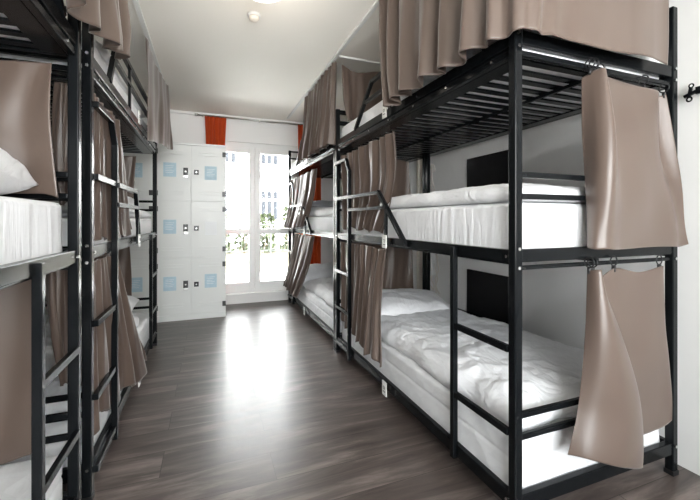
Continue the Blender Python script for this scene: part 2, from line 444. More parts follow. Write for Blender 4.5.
def pillow(c, sx, sy, h, rz, label, seed=0, tilt=(0, 0), mat='pillow'):
    bm = bmesh.new(); n = 36; top = []; bot = []
    for j in range(n+1):
        tr = []; br = []
        for i in range(n+1):
            u = i/n*2-1; v = j/n*2-1
            e = (max(0, 1-abs(u)**3.4)*max(0, 1-abs(v)**3.4))**.45
            pin = 1-.05*(1-abs(v)**2)*abs(u)**2; pin2 = 1-.05*(1-abs(u)**2)*abs(v)**2
            x = u*sx/2*pin; y = v*sy/2*pin2
            w = .012*fbm(Vector((x*9+seed, y*9, seed)))+.010*(1-2*abs(noise.noise(Vector((x*8+seed*2, y*11, seed)))))
            tr.append(bm.verts.new((x, y, h*.36+h*.64*e+w*(.3+e*.7)))); br.append(bm.verts.new((x, y, h*.34*(1-e))))
        top.append(tr); bot.append(br)
    for j in range(n):
        for i in range(n):
            bm.faces.new((top[j][i], top[j][i+1], top[j+1][i+1], top[j+1][i])); bm.faces.new((bot[j][i], bot[j+1][i], bot[j+1][i+1], bot[j][i+1]))
    per = [(0, i) for i in range(n)]+[(j, n) for j in range(n)]+[(n, i) for i in range(n, 0, -1)]+[(j, 0) for j in range(n, 0, -1)]
    for (a, b), (c2, d2) in zip(per, per[1:]+per[:1]): bm.faces.new((top[a][b], bot[a][b], bot[c2][d2], top[c2][d2]))
    o = obj('pillow', bm, M[mat], None, True, world=False); o.location = c; o.rotation_euler = (tilt[0], tilt[1], rz)
    return tag(o, label, 'pillow', 'pillows on the bunks')

RX0, RX1 = 1.010, 1.832
MA = [(1.001, 2.855), (2.94, 4.79)]
# right-hand bunks
mattress(RX0, RX1, 1.003, 2.85, .097, .315, 'white quilted mattress in the bottom tier of the nearest right bunk')
mattress(RX0, RX1, 1.003, 2.85, .952, 1.155, 'white mattress in the middle tier of the nearest right bunk')
mattress(RX0, RX1, 1.003, 2.85, 1.674, 1.85, 'white mattress in the top tier of the nearest right bunk, seen through its slats')
mattress(RX0, RX1, 2.94, 4.79, .097, .30, 'white mattress in the bottom tier of the bunk beside the glazed door')
mattress(RX0, RX1, 2.94, 4.79, .952, 1.12, 'white mattress in the middle tier of the bunk beside the glazed door')
mattress(RX0, RX1, 2.94, 4.79, 1.674, 1.84, 'white mattress in the top tier of the bunk beside the glazed door')
def sagA(u, v):   # thicker rumples near the foot end and a drop towards the head
    return -.02*max(0, v)+.018*math.exp(-((v+.55)**2)*6)*(.5+.5*u)
duvet((RX0+.015, RX1-.01, 1.02, 2.50, .318, .425), 'rumpled white duvet in the bottom tier of the nearest right bunk', .017, 5.2, 1, sagA)
duvet((RX0-.003, RX1-.01, 1.006, 2.62, 1.157, 1.225), 'folded white duvet in the middle tier of the nearest right bunk', .012, 5, 2, None, edge=.012, power=16)
duvet((RX0+.01, RX1-.01, 2.98, 4.15, .303, .41), 'rumpled white duvet in the bottom tier of the bunk beside the glazed door', .03, 5, 3)
duvet((RX0+.01, RX1-.01, 2.98, 4.20, 1.122, 1.20), 'white duvet in the middle tier of the bunk beside the glazed door', .02, 5, 4)
pillow((1.46, 2.56, .375), .66, .46, .13, -.12, 'plump white pillow in the bottom tier of the nearest right bunk', 1, (.12, .05))
pillow((1.30, 4.40, .345), .62, .44, .17, .1, 'white pillow in the bottom tier beside the glazed door', 3, (.2, 0))
pillow((1.42, 4.42, 1.125), .66, .46, .12, 0, 'white pillow in the middle tier beside the glazed door, grey blanket on it', 4)
o = obj('folded_blanket', cushion_mesh(1.10, 1.75, 4.25, 4.60, 1.245, 1.32, amp=.008, sc=6, seed=9, nx=30, ny=20), M['greyblanket'], None, True)
tag(o, 'folded grey blanket on the pillow in the middle tier by the glazed door', 'blanket')
# left-hand bunks
LX0, LX1 = -1.285, -.462
mattress(LX0, LX1, -.32, 1.53, .097, .30, 'white mattress in the bottom tier of the nearest left bunk')
mattress(LX0, LX1, -.32, 1.53, .952, 1.15, 'white mattress in the middle tier of the nearest left bunk')
mattress(LX0, LX1, -.32, 1.53, 1.674, 1.85, 'white mattress in the top tier of the nearest left bunk, seen through its slats')
mattress(LX0, LX1, 1.73, 3.57, .097, .30, 'white mattress in the bottom tier of the bunk by the lockers')
mattress(LX0, LX1, 1.73, 3.57, .952, 1.10, 'white mattress in the middle tier of the bunk by the lockers')
mattress(LX0, LX1, 1.73, 3.57, 1.674, 1.85, 'white mattress in the top tier of the bunk by the lockers')
duvet((LX0+.01, LX1-.005, .0, 1.20, .303, .39), 'rumpled white duvet in the bottom tier of the nearest left bunk', .025, 5, 5)
duvet((LX0+.01, LX1-.01, 1.76, 3.15, .303, .42), 'rumpled white duvet in the bottom tier of the bunk by the lockers', .03, 5, 6)
duvet((LX0+.01, LX1-.01, 2.3, 3.52, 1.103, 1.17), 'white duvet in the middle tier of the bunk by the lockers', .015, 5, 7)
duvet((LX0+.01, LX1-.01, 1.95, 3.1, 1.853, 1.95), 'white duvet in the top tier of the bunk by the lockers', .02, 5, 8)
pillow((-.775, 1.20, 1.147), .60, .48, .17, .18, 'white pillow in the middle tier of the nearest left bunk', 5)
pillow((-.80, .98, .393), .50, .40, .12, .2, 'white pillow in the bottom tier of the nearest left bunk', 6)
pillow((-.85, 3.32, 1.172), .60, .40, .12, 0, 'white pillow in the middle tier of the bunk by the lockers', 7)
pillow((-.85, 3.33, .335), .60, .42, .14, 0, 'white pillow in the bottom tier of the bunk by the lockers', 8, (.15, 0))
pillow((-.80, 3.33, 1.885), .60, .42, .13, 0, 'white pillow in the top tier of the bunk by the lockers', 9, (.15, 0))

# ------------------------------------------------------------------ curtains
def cr(p, t):
    n = len(p)-1; t = min(max(t, 0), .99999)*n; i = int(t); f = t-i
    a = p[max(i-1, 0)]; b = p[i]; c = p[i+1]; d = p[min(i+2, n)]
    return .5*((2*b)+(c-a)*f+(2*a-5*b+4*c-d)*f*f+(3*b-a-3*c+d)*f**3)
def lin(p, t):
    n = len(p)-1
    if n == 0: return p[0]
    t = min(max(t, 0), .99999)*n; i = int(t); return p[i]+(p[i+1]-p[i])*(t-i)
GROUPC = 'taupe satin curtains on the bunk beds'
def curtain(rows, label, folds=5, amp=(.010, .03), ampu=(1,), nu=None, nv=44, seed=0, phase=0, mat='taupe', rings=(), hem=.012, ring_axis='Y', name='curtain', group=GROUPC, cat='curtain', wander=.5, ringtop=None):
    """rows: top..bottom lists of control points; folds displace along the horizontal normal"""
    rows = [[Vector(p) for p in r] for r in rows]
    nu = nu or max(60, int(folds*18)); rnd = random.Random(seed)
    fa = [rnd.uniform(.55, 1.25) for _ in range(int(folds)*2+4)]
    # uneven fold spacing
    ks = [0]
    for _ in range(int(folds)+2): ks.append(ks[-1]+rnd.uniform(.6, 1.4))
    tot = ks[int(folds)] or 1; ks = [k/tot*folds for k in ks]
    bm = bmesh.new(); g = []
    for j in range(nv+1):
        v = j/nv
        rw = []
        def P(u): return cr([cr(r, u) for r in rows], v)
        for i in range(nu+1):
            u = i/nu; p = P(u)
            du = P(min(1, u+.01))-P(max(0, u-.01)); nn = Vector((du.y, -du.x, 0))
            if nn.length < 1e-6: nn = Vector((0, -1, 0))
            nn.normalize()
            ph = lin(ks[:int(folds)+1] if folds >= 1 else [0, folds], u)*2*PI+phase+wander*noise.noise(Vector((seed*3.3, v*1.5, u*2)))*2
            idx = ph/(2*PI)*2; a_ = fa[int(abs(idx)) % len(fa)]*(1-(idx % 1))+fa[(int(abs(idx))+1) % len(fa)]*(idx % 1)
            s = math.sin(ph); s = math.copysign(abs(s)**.8, s)
            A = lin(list(amp), v)*lin(list(ampu), u)*a_
            p = p+nn*(A*s)+nn*(.012*v*noise.noise(Vector((u*5+seed, v*3, seed))))
            # secondary soft creases
            p = p+nn*(.0035*math.sin(ph*2.7+v*5+seed)*lin(list(ampu), u))
            p.z += hem*v*v*(math.sin(ph*.5+seed)+.7*noise.noise(Vector((u*7, seed, 0))))
            rw.append(bm.verts.new(p))
        g.append(rw)
    for j in range(nv):
        for i in range(nu): bm.faces.new((g[j][i], g[j][i+1], g[j+1][i+1], g[j+1][i]))
    # hem band: a slightly thicker folded strip
    ret = obj(name, bm, M[mat], None, True)
    s = ret.modifiers.new('thick', 'SOLIDIFY'); s.thickness = .0025; s.offset = 0
    tag(ret, label, cat, group)
    for k, (c, ax) in enumerate(rings):
        b = bmesh.new(); torus(b, c, .0185, .0024, ax)
        # clip below the ring
        z = c[2]-.0205
        if ax == 'Y': box(b, c[0]-.004, c[0]+.004, c[1]-.006, c[1]+.006, z-.022, z+.002)
        else: box(b, c[0]-.006, c[0]+.006, c[1]-.004, c[1]+.004, z-.022, z+.002)
        obj('curtain_ring', b, M['black'], ret, True)
    return ret

# --- right, nearest bunk
curtain([[(.955, 1.97, 2.41), (.965, 1.75, 2.41), (.965, 1.35, 2.41), (.962, 1.08, 2.41), (.985, .955, 2.41), (1.12, .935, 2.41), (1.42, .935, 2.41), (1.75, .94, 2.41)],
         [(.930, 1.90, 2.08), (.920, 1.68, 2.08), (.915, 1.32, 2.08), (.915, 1.06, 2.08), (.950, .920, 2.08), (1.11, .915, 2.08), (1.42, .915, 2.08), (1.74, .93, 2.08)],
         [(.925, 1.82, 1.71), (.905, 1.62, 1.72), (.890, 1.30, 1.705), (.895, 1.06, 1.700), (.950, .915, 1.705), (1.10, .905, 1.705), (1.42, .905, 1.705), (1.72, .925, 1.712)]],
        'broad taupe curtain wrapped around the top tier of the nearest right bunk', folds=12, amp=(.024, .050), ampu=(1, 1.1, 1, .60, .12, .05, .06, .05), seed=3, hem=.005)
curtain([[(1.01, 2.835, 2.36), (1.15, 2.825, 2.31), (1.35, 2.835, 2.35), (1.55, 2.82, 2.31), (1.74, 2.835, 2.36)],
         [(1.02, 2.82, 2.08), (1.16, 2.82, 2.08), (1.35, 2.82, 2.08), (1.55, 2.82, 2.08), (1.73, 2.82, 2.08)],
         [(1.05, 2.81, 1.90), (1.18, 2.81, 1.90), (1.35, 2.81, 1.90), (1.55, 2.81, 1.90), (1.73, 2.81, 1.90)]],
        'dark taupe curtain across the far end of the top tier, nearest right bunk', folds=3, amp=(.006, .02), seed=5)
curtain([[(.995, 2.78, 1.60), (1.0, 2.55, 1.60), (.992, 2.30, 1.60), (1.0, 2.05, 1.60), (.99, 1.88, 1.60)],
         [(1.0, 2.76, 1.32), (1.0, 2.52, 1.32), (1.0, 2.28, 1.32), (1.0, 2.06, 1.32), (1.0, 1.90, 1.32)],
         [(1.0, 2.76, 1.01), (.995, 2.56, 1.03), (.992, 2.38, 1.02), (.992, 2.22, 1.02), (.995, 2.05, 1.02)]],
        'gathered taupe curtain by the ladder in the middle tier, nearest right bunk', folds=7, amp=(.016, .015), seed=8, hem=.015)
curtain([[(1.10, 2.84, 1.62), (1.25, 2.835, 1.60), (1.45, 2.84, 1.62), (1.64, 2.84, 1.60)],
         [(1.08, 2.83, 1.3), (1.25, 2.825, 1.3), (1.47, 2.83, 1.3), (1.655, 2.83, 1.3)],
         [(1.08, 2.83, 1.18), (1.25, 2.825, 1.18), (1.47, 2.83, 1.18), (1.66, 2.83, 1.18)]],
        'dark taupe curtain across the far end of the middle tier, nearest right bunk', folds=2, amp=(.006, .018), seed=11)
curtain([[(.985, 2.78, .915), (.99, 2.52, .91), (.985, 2.30, .92), (.985, 2.12, .91), (.98, 1.98, .915)],
         [(.995, 2.76, .62), (.99, 2.52, .62), (.970, 2.27, .62), (.955, 2.13, .62), (.955, 2.00, .62)],
         [(.992, 2.76, .29), (.985, 2.54, .27), (.955, 2.30, .26), (.935, 2.13, .25), (.935, 1.97, .235)]],
        'long gathered taupe curtain by the ladder in the bottom tier, nearest right bunk', folds=7, amp=(.010, .026), seed=14, hem=.02)
curtain([[(1.08, 2.84, .905), (1.30, 2.835, .90), (1.50, 2.84, .905), (1.67, 2.84, .90)],
         [(1.08, 2.83, .62), (1.30, 2.83, .62), (1.5, 2.83, .62), (1.675, 2.83, .62)],
         [(1.08, 2.83, .45), (1.30, 2.83, .45), (1.5, 2.83, .45), (1.69, 2.83, .45)]],
        'dark taupe curtain across the far end of the bottom tier, nearest right bunk', folds=2, amp=(.006, .016), seed=17)
curtain([[(1.315, .985, 1.625), (1.325, .945, 1.642), (1.345, .920, 1.642), (1.375, .948, 1.635), (1.56, .950, 1.620), (1.71, .955, 1.615), (1.725, .985, 1.600), (1.775, .960, 1.612)],
         [(1.315, .985, 1.40), (1.315, .925, 1.40), (1.350, .890, 1.40), (1.425, .935, 1.40), (1.58, .940, 1.40), (1.70, .945, 1.40), (1.755, .975, 1.40), (1.815, .950, 1.40)],
         [(1.320, .975, 1.18), (1.315, .915, 1.18), (1.345, .885, 1.18), (1.44, .920, 1.18), (1.60, .930, 1.18), (1.74, .935, 1.18), (1.80, .945, 1.18), (1.845, .935, 1.18)],
         [(1.310, .955, .985), (1.295, .915, .982), (1.325, .890, .985), (1.42, .915, .982), (1.60, .925, .985), (1.76, .930, .985), (1.82, .935, .983), (1.865, .925, .992)]],
        'taupe curtain hanging on rings over the end of the middle tier', folds=1, amp=(.0, .004), seed=21, nu=120, hem=.004, wander=0,
        rings=(((1.322, .958, 1.672), 'X'), ((1.338, .955, 1.672), 'X'), ((1.385, .96, 1.662), 'Y'), ((1.64, .965, 1.655), 'X'), ((1.772, .965, 1.640), 'X')))
curtain([[(1.315, .965, .900), (1.322, .935, .908), (1.335, .925, .908), (1.350, .950, .900), (1.385, .965, .875), (1.46, .955, .905), (1.60, .955, .882), (1.73, .955, .900), (1.745, .96, .895)],
         [(1.285, .950, .66), (1.300, .900, .66), (1.345, .880, .66), (1.410, .905, .66), (1.450, .950, .66), (1.51, .950, .66), (1.62, .950, .66), (1.74, .950, .66), (1.765, .955, .66)],
         [(1.230, .935, .43), (1.270, .885, .43), (1.36, .865, .43), (1.465, .880, .43), (1.510, .930, .43), (1.56, .945, .43), (1.66, .945, .43), (1.76, .945, .43), (1.785, .950, .43)],
         [(1.165, .925, .275), (1.215, .875, .275), (1.33, .850, .240), (1.465, .865, .195), (1.500, .92, .20), (1.56, .940, .235), (1.66, .940, .235), (1.75, .940, .245), (1.780, .945, .26)]],
        'taupe curtain hanging on rings over the end of the bottom tier', folds=1, amp=(.0, .004), seed=24, nu=140, hem=.004, wander=0,
        rings=(((1.318, .958, .932), 'X'), ((1.335, .958, .932), 'X'), ((1.452, .958, .932), 'Y'), ((1.728, .958, .925), 'Y')))
# --- right, far bunk
curtain([[(.965, 3.85, 2.40), (.965, 3.6, 2.40), (.965, 3.3, 2.40), (.965, 3.05, 2.40), (.965, 2.86, 2.39)],
         [(.955, 3.90, 2.05), (.95, 3.6, 2.05), (.945, 3.3, 2.05), (.945, 3.05, 2.05), (.955, 2.86, 2.05)],
         [(.940, 4.00, 1.74), (.925, 3.65, 1.72), (.920, 3.33, 1.72), (.925, 3.07, 1.72), (.940, 2.87, 1.72)]],
        'taupe curtain gathered along the top tier of the right bunk by the door', folds=8, amp=(.012, .032), seed=30)
curtain([[(.99, 4.70, 1.60), (.99, 4.4, 1.60), (.99, 4.0, 1.60), (.99, 3.52, 1.60)],
         [(.98, 4.70, 1.3), (.97, 4.4, 1.3), (.97, 4.05, 1.3), (.975, 3.62, 1.3)],
         [(.94, 4.85, 1.0), (.93, 4.55, .99), (.94, 4.2, 1.0), (.955, 3.90, 1.02)]],
        'taupe curtain gathered in the middle tier of the right bunk by the door', folds=6, amp=(.012, .03), seed=33)
curtain([[(.985, 4.45, .92), (.985, 4.2, .92), (.985, 3.9, .92), (.985, 3.60, .92)],
         [(.96, 4.60, .6), (.955, 4.35, .6), (.955, 4.05, .6), (.965, 3.75, .6)],
         [(.93, 4.80, .24), (.925, 4.6, .22), (.925, 4.4, .20), (.93, 4.18, .20)]],
        'taupe curtain gathered in the bottom tier of the right bunk by the door', folds=6, amp=(.012, .028), seed=36)
# --- left, far bunk
curtain([[(-.425, 1.30, 2.41), (-.425, 1.50, 2.41), (-.42, 1.75, 2.41), (-.42, 1.95, 2.41), (-.42, 2.12, 2.41)],
         [(-.395, 1.27, 2.1), (-.385, 1.48, 2.1), (-.385, 1.72, 2.1), (-.385, 1.93, 2.1), (-.395, 2.10, 2.1)],
         [(-.375, 1.25, 1.735), (-.365, 1.46, 1.735), (-.365, 1.70, 1.78), (-.375, 1.90, 1.83), (-.39, 2.05, 1.87)]],
        'taupe curtain gathered where the two left bunks meet, top tier', folds=5, amp=(.016, .036), seed=40, hem=.010)
curtain([[(-.425, 3.0, 2.41), (-.42, 3.3, 2.39), (-.40, 3.6, 2.37), (-.37, 3.90, 2.37)],
         [(-.415, 2.96, 2.08), (-.40, 3.22, 2.08), (-.37, 3.50, 2.08), (-.34, 3.82, 2.08)],
         [(-.408, 2.95, 1.66), (-.385, 3.15, 1.675), (-.35, 3.45, 1.705), (-.32, 3.75, 1.745)]],
        'taupe curtain hanging flat at the locker end of the left top tier', folds=2, amp=(.004, .010), seed=43)
curtain([[(-.445, 1.74, 1.60), (-.447, 1.9, 1.60), (-.442, 2.1, 1.60), (-.447, 2.26, 1.60)],
         [(-.452, 1.74, 1.3), (-.452, 1.95, 1.3), (-.447, 2.2, 1.3), (-.447, 2.42, 1.3)],
         [(-.452, 1.74, 1.02), (-.450, 2.02, 1.0), (-.448, 2.35, 1.0), (-.45, 2.62, 1.02)]],
        'taupe curtain gathered by the ladder, middle tier of the bunk by the lockers', folds=6, amp=(.014, .016), seed=46)
curtain([[(-.44, 1.76, .92), (-.445, 1.9, .92), (-.44, 2.05, .92), (-.445, 2.18, .92)],
         [(-.450, 1.76, .6), (-.445, 1.98, .6), (-.43, 2.2, .6), (-.42, 2.38, .6)],
         [(-.450, 1.76, .23), (-.442, 2.04, .21), (-.40, 2.32, .17), (-.375, 2.68, .155)]],
        'long taupe curtain flaring out by the ladder, bottom tier near the lockers', folds=5, amp=(.010, .030), seed=49, hem=.03)
curtain([[(-1.27, 3.50, 1.62), (-1.1, 3.495, 1.61), (-.85, 3.50, 1.61), (-.57, 3.50, 1.62)],
         [(-1.27, 3.50, 1.35), (-1.1, 3.49, 1.35), (-.85, 3.49, 1.35), (-.585, 3.49, 1.35)],
         [(-1.27, 3.50, 1.18), (-1.1, 3.49, 1.18), (-.85, 3.49, 1.18), (-.59, 3.49, 1.18)]],
        'taupe curtain across the locker end of the left middle tier', folds=3, amp=(.006, .02), seed=52)
curtain([[(-1.27, 3.50, .91), (-1.1, 3.495, .90), (-.85, 3.50, .90), (-.62, 3.50, .91)],
         [(-1.27, 3.50, .62), (-1.1, 3.49, .62), (-.85, 3.49, .62), (-.60, 3.49, .62)],
         [(-1.27, 3.50, .45), (-1.1, 3.49, .45), (-.85, 3.49, .45), (-.60, 3.49, .45)]],
        'taupe curtain across the locker end of the left bottom tier', folds=3, amp=(.006, .02), seed=55)
# --- left, nearest bunk
curtain([[(-1.20, 1.503, 1.62), (-.95, 1.498, 1.60), (-.72, 1.503, 1.60), (-.492, 1.503, 1.615)],
         [(-1.20, 1.493, 1.4), (-.95, 1.488, 1.4), (-.72, 1.488, 1.4), (-.490, 1.493, 1.4)],
         [(-1.20, 1.483, 1.17), (-.95, 1.478, 1.17), (-.72, 1.478, 1.17), (-.470, 1.483, 1.165)]],
        'taupe curtain across the end of the middle tier, nearest left bunk', folds=2, amp=(.006, .016), seed=60)
curtain([[(-1.20, 1.503, .91), (-.95, 1.498, .91), (-.75, 1.503, .91), (-.515, 1.503, .91)],
         [(-1.20, 1.498, .6), (-.95, 1.493, .6), (-.75, 1.493, .6), (-.510, 1.498, .6)],
         [(-1.20, 1.493, .32), (-.95, 1.488, .32), (-.75, 1.488, .32), (-.505, 1.493, .32)]],
        'taupe curtain across the end of the bottom tier, nearest left bunk', folds=2, amp=(.006, .018), seed=63)
curtain([[(-.56, 1.745, 1.62), (-.53, 1.72, 1.62), (-.50, 1.745, 1.62), (-.478, 1.73, 1.62)],
         [(-.56, 1.745, 1.42), (-.53, 1.72, 1.42), (-.50, 1.75, 1.42), (-.474, 1.73, 1.42)],
         [(-.545, 1.745, 1.16), (-.525, 1.73, 1.16), (-.50, 1.745, 1.16), (-.480, 1.735, 1.16)]],
        'narrow taupe curtain tied back behind the corner post between the left bunks', folds=2, amp=(.008, .012), seed=66)
curtain([[(-.60, 1.745, .91), (-.56, 1.72, .91), (-.52, 1.745, .91), (-.485, 1.73, .91)],
         [(-.575, 1.745, .7), (-.545, 1.72, .7), (-.51, 1.75, .7), (-.478, 1.73, .7)],
         [(-.53, 1.745, .44), (-.515, 1.73, .44), (-.50, 1.745, .44), (-.478, 1.73, .44)]],
        'dark narrow taupe curtain hanging low between the left bunks', folds=2, amp=(.008, .012), seed=69)

# --- orange window curtains and their rod
RZ = 2.385
curtain([[(-.05, 4.90, RZ-.01), (.03, 4.89, RZ-.01), (.12, 4.90, RZ-.01), (.20, 4.89, RZ-.01)],
         [(-.03, 4.90, 1.6), (.05, 4.89, 1.6), (.12, 4.90, 1.6), (.17, 4.89, 1.6)],
         [(-.03, 4.90, .05), (.05, 4.89, .05), (.12, 4.90, .05), (.16, 4.89, .05)]],
        'orange curtain gathered above and behind the lockers', folds=5, amp=(.014, .014), seed=71, mat='orange', group='orange window curtains', hem=.003)
curtain([[(1.12, 4.90, RZ-.01), (1.2, 4.89, RZ-.01), (1.32, 4.90, RZ-.01), (1.44, 4.89, RZ-.01)],
         [(1.13, 4.90, 1.6), (1.22, 4.89, 1.6), (1.33, 4.90, 1.6), (1.44, 4.89, 1.6)],
         [(1.13, 4.90, .05), (1.22, 4.89, .05), (1.33, 4.90, .05), (1.44, 4.89, .05)]],
        'orange curtain gathered behind the right bunk by the glazed door', folds=5, amp=(.014, .014), seed=73, mat='orange', group='orange window curtains', hem=.003)
rod = thing('curtain_rod', (.6, 4.90, RZ), 'slim brushed metal curtain rod above the glazed door', 'curtain rod')
b = bmesh.new(); bar(b, (-.14, 4.90, RZ), (1.50, 4.90, RZ), rad=.009); obj('rod', b, M['chrome'], rod, True)
for x in (-.15, 1.51):
    b = bmesh.new(); bar(b, (x-.018, 4.90, RZ), (x+.018, 4.90, RZ), rad=.018); obj('finial', b, M['chrome'], rod, True)
for x in (-.08, .62, 1.46):
    b = bmesh.new(); box(b, x-.006, x+.006, 4.90, YB, RZ-.006, RZ+.006); obj('bracket', b, M['chrome'], rod)

# --- ceiling tracks for the top-tier curtains
def track(pts, label, widths=.03):
    b = bmesh.new()
    for p, q in zip(pts, pts[1:]):
        x0, x1 = sorted((p[0], q[0])); y0, y1 = sorted((p[1], q[1]))
        box(b, x0-widths/2, x1+widths/2, y0-widths/2, y1+widths/2, ZC-.016, ZC-.0005, bev=.002)
    t = obj('curtain_track', b, M['whiteplastic'], None); tag(t, label, 'curtain track', 'white ceiling curtain tracks')
track([(.965, 4.80), (.965, .93), (1.80, .93)], 'white curtain track on the ceiling above the right bunks')
track([(-.42, 3.95), (-.42, -.4)], 'white curtain track on the ceiling above the left bunks')
track([(1.0, 2.835), (1.85, 2.835)], 'short white curtain track across the ceiling between the right bunks', .022)

# ------------------------------------------------------------------ lockers
def locker_unit(x0, label, cols=2, whitepaper=None):
    wd = .36; z0, z1 = 0, 1.925; y0, y1 = 4.364, 4.84
    t = thing('locker', (x0+wd, (y0+y1)/2, 0), label, 'locker', 'pale grey steel lockers')
    b = bmesh.new(); box(b, x0, x0+wd*cols, y0+.018, y1, .0, z1, bev=.003)
    obj('body', b, M['locker'], t)
    obj('plinth', bx(x0+.004, x0+wd*cols-.004, y0+.004, y0+.02, .0, .062, bev=.002), M['locker'], t)
    obj('top_panel', bx(x0-.001, x0+wd*cols+.001, y0, y0+.03, z1-.022, z1+.002, bev=.002), M['locker'], t)
    h = (z1-.025-.066)/3
    for c in range(cols):
        for r in range(3):
            a0 = x0+c*wd+.004; a1 = x0+(c+1)*wd-.003; d0 = .068+r*h+.004; d1 = .068+(r+1)*h-.004
            b = bmesh.new(); box(b, a0, a1, y0, y0+.016, d0, d1, bev=.002)
            # pressed vent louvres
            for zz in (d0+.075, d0+.105, d1-.10, d1-.07):
                box(b, a0+.075, a1-.04 if c else a1-.075, y0-.009, y0+.002, zz-.006, zz+.004, bev=.0015)
            dr = obj('locker_door', b, M['locker'], t)
            left_hinge = (c == 0)
            hx = a0 if left_hinge else a1
            for zz in (d0+.08, d1-.08):
                obj('hinge', bx(hx-.034 if not left_hinge else hx-.003, hx+.002 if not left_hinge else hx+.034, y0-.012, y0+.002, zz-.027, zz+.027, bev=.002), M['black'], dr)
            lx = a1-.05 if left_hinge else a0+.05
            lz = d0+.50*(d1-d0)+.012
            b = bmesh.new(); box(b, lx-.024, lx+.024, y0-.018, y0+.001, lz-(.034 if left_hinge else .026), lz+(.044 if left_hinge else .026), bev=.003)
            lk = obj('lock', b, M['black'], dr)
            b = bmesh.new()
            if left_hinge:
                box(b, lx-.022, lx+.022, y0-.013, y0, lz-.062, lz-.036, bev=.002); box(b, lx-.008, lx+.008, y0-.021, y0-.017, lz-.004, lz+.010)
            else:
                bar(b, (lx, y0-.018, lz), (lx, y0-.024, lz), rad=.008)
            obj('lock_dial', b, M['chrome'], lk)
            cx = (a0+a1)/2-(.03 if left_hinge else -.02); cz = (d0+d1)/2+.03-(.02 if c else 0)+(.03 if r == 0 and c else 0)
            pm = 'sheetw' if (r, c) == whitepaper else 'sheet'
            sh = obj('paper_sheet', bx(cx-.062, cx+.062, y0-.0022, y0-.0004, cz-.075, cz+.075), M[pm], dr, label='white paper sheet' if pm == 'sheetw' else 'pale blue paper sheet')
            if pm == 'sheet':
                b = bmesh.new()
                for q in range(5): box(b, cx-.042, cx+.042-.012*(q % 3), y0-.0030, y0-.0021, cz+.04-q*.018, cz+.044-q*.018)
                obj('printed_lines', b, M['sheetw'], sh)
    return t
locker_unit(-.546, 'pale grey steel locker block with six doors beside the glazed door', whitepaper=(1, 1))
locker_unit(-1.275, 'pale grey steel locker block half hidden behind the left bunk')

# ------------------------------------------------------------------ small fixtures
# black panels on the right wall
for z0, z1, lab in ((1.29, 1.575, 'flat black wall panel behind the middle tier'), (.35, .695, 'flat black wall panel behind the bottom tier')):
    t = thing('wall_panel', (XW-.02, 2.16, z0), lab, 'wall panel', 'black panels on the right wall')
    obj('board', bx(XW-.022, XW-.004, 1.90, 2.42, z0, z1, bev=.003), M['panel'], t)
    b = bmesh.new(); 
    for y in (2.0, 2.32): box(b, XW-.004, XW-.0005, y-.02, y+.02, z0+.05, z1-.05)
    obj('bracket', b, M['steel'], t)
# pipe and cables
b = bmesh.new(); bar(b, (1.918, 3.11, .0), (1.918, 3.11, ZC), rad=.030)
tag(obj('heating_pipe', b, M['cream'], None, True), 'cream painted vertical pipe in the gap between the right bunks', 'pipe')
def cables(x, y0, y1, z0, z1, n, seed, label):
    rnd = random.Random(seed); bm = bmesh.new()
    for k in range(n):
        yy = rnd.uniform(y0, y1); m = 9
        pts = [Vector((x+rnd.uniform(-.012, .008), yy+rnd.uniform(-.035, .035), z1-(z1-z0)*i/(m-1)+rnd.uniform(-.02, .02))) for i in range(m)]
        fine = [cr(pts, q/40) for q in range(41)]
        for p, q in zip(fine, fine[1:]): bar(bm, p, q, rad=.005)
    o = obj('cable_bundle', bm, M['fairy'], None, True); return tag(o, label, 'cables', 'white cable bundles')
cables(1.942, 2.90, 3.02, 1.18, 1.62, 8, 2, 'tangle of white cables on the wall at the middle tier')
cables(1.938, 2.84, 2.98, .42, .90, 4, 5, 'tangle of white cables on the wall at the bottom tier')
t = thing('socket_box', (1.93, 2.93, .62), 'white electrical box with a red button beside the pipe', 'electrical box')
obj('housing', bx(1.905, 1.949, 2.88, 2.99, .58, .80, bev=.008), M['whiteplastic'], t)
b = bmesh.new(); bar(b, (1.906, 2.945, .72), (1.896, 2.945, .72), rad=.010); obj('button', b, M['red'], t, label='round red button')
# wall hook bar on the right wall
t = thing('wall_bar', (1.93, .8, 1.63), 'black metal bar with a looped hook on the right wall', 'wall bar')
b = bmesh.new(); bar(b, (1.925, .55, 1.636), (1.925, .930, 1.636), w=.030, d=.014); bar(b, (1.925, .925, 1.636), (1.925, .972, 1.622), w=.012); obj('bar', b, M['steel'], t)
b = bmesh.new(); torus(b, (1.920, .945, 1.662), .008, .003, 'X', 16, 6); torus(b, (1.920, .952, 1.606), .009, .0035, 'X', 16, 6); bar(b, (1.918, .945, 1.654), (1.918, .952, 1.615), w=.01)
obj('hook', b, M['steel'], t)
obj('mounting_plate', bx(1.930, 1.9495, .60, .64, 1.615, 1.657), M['steel'], t)
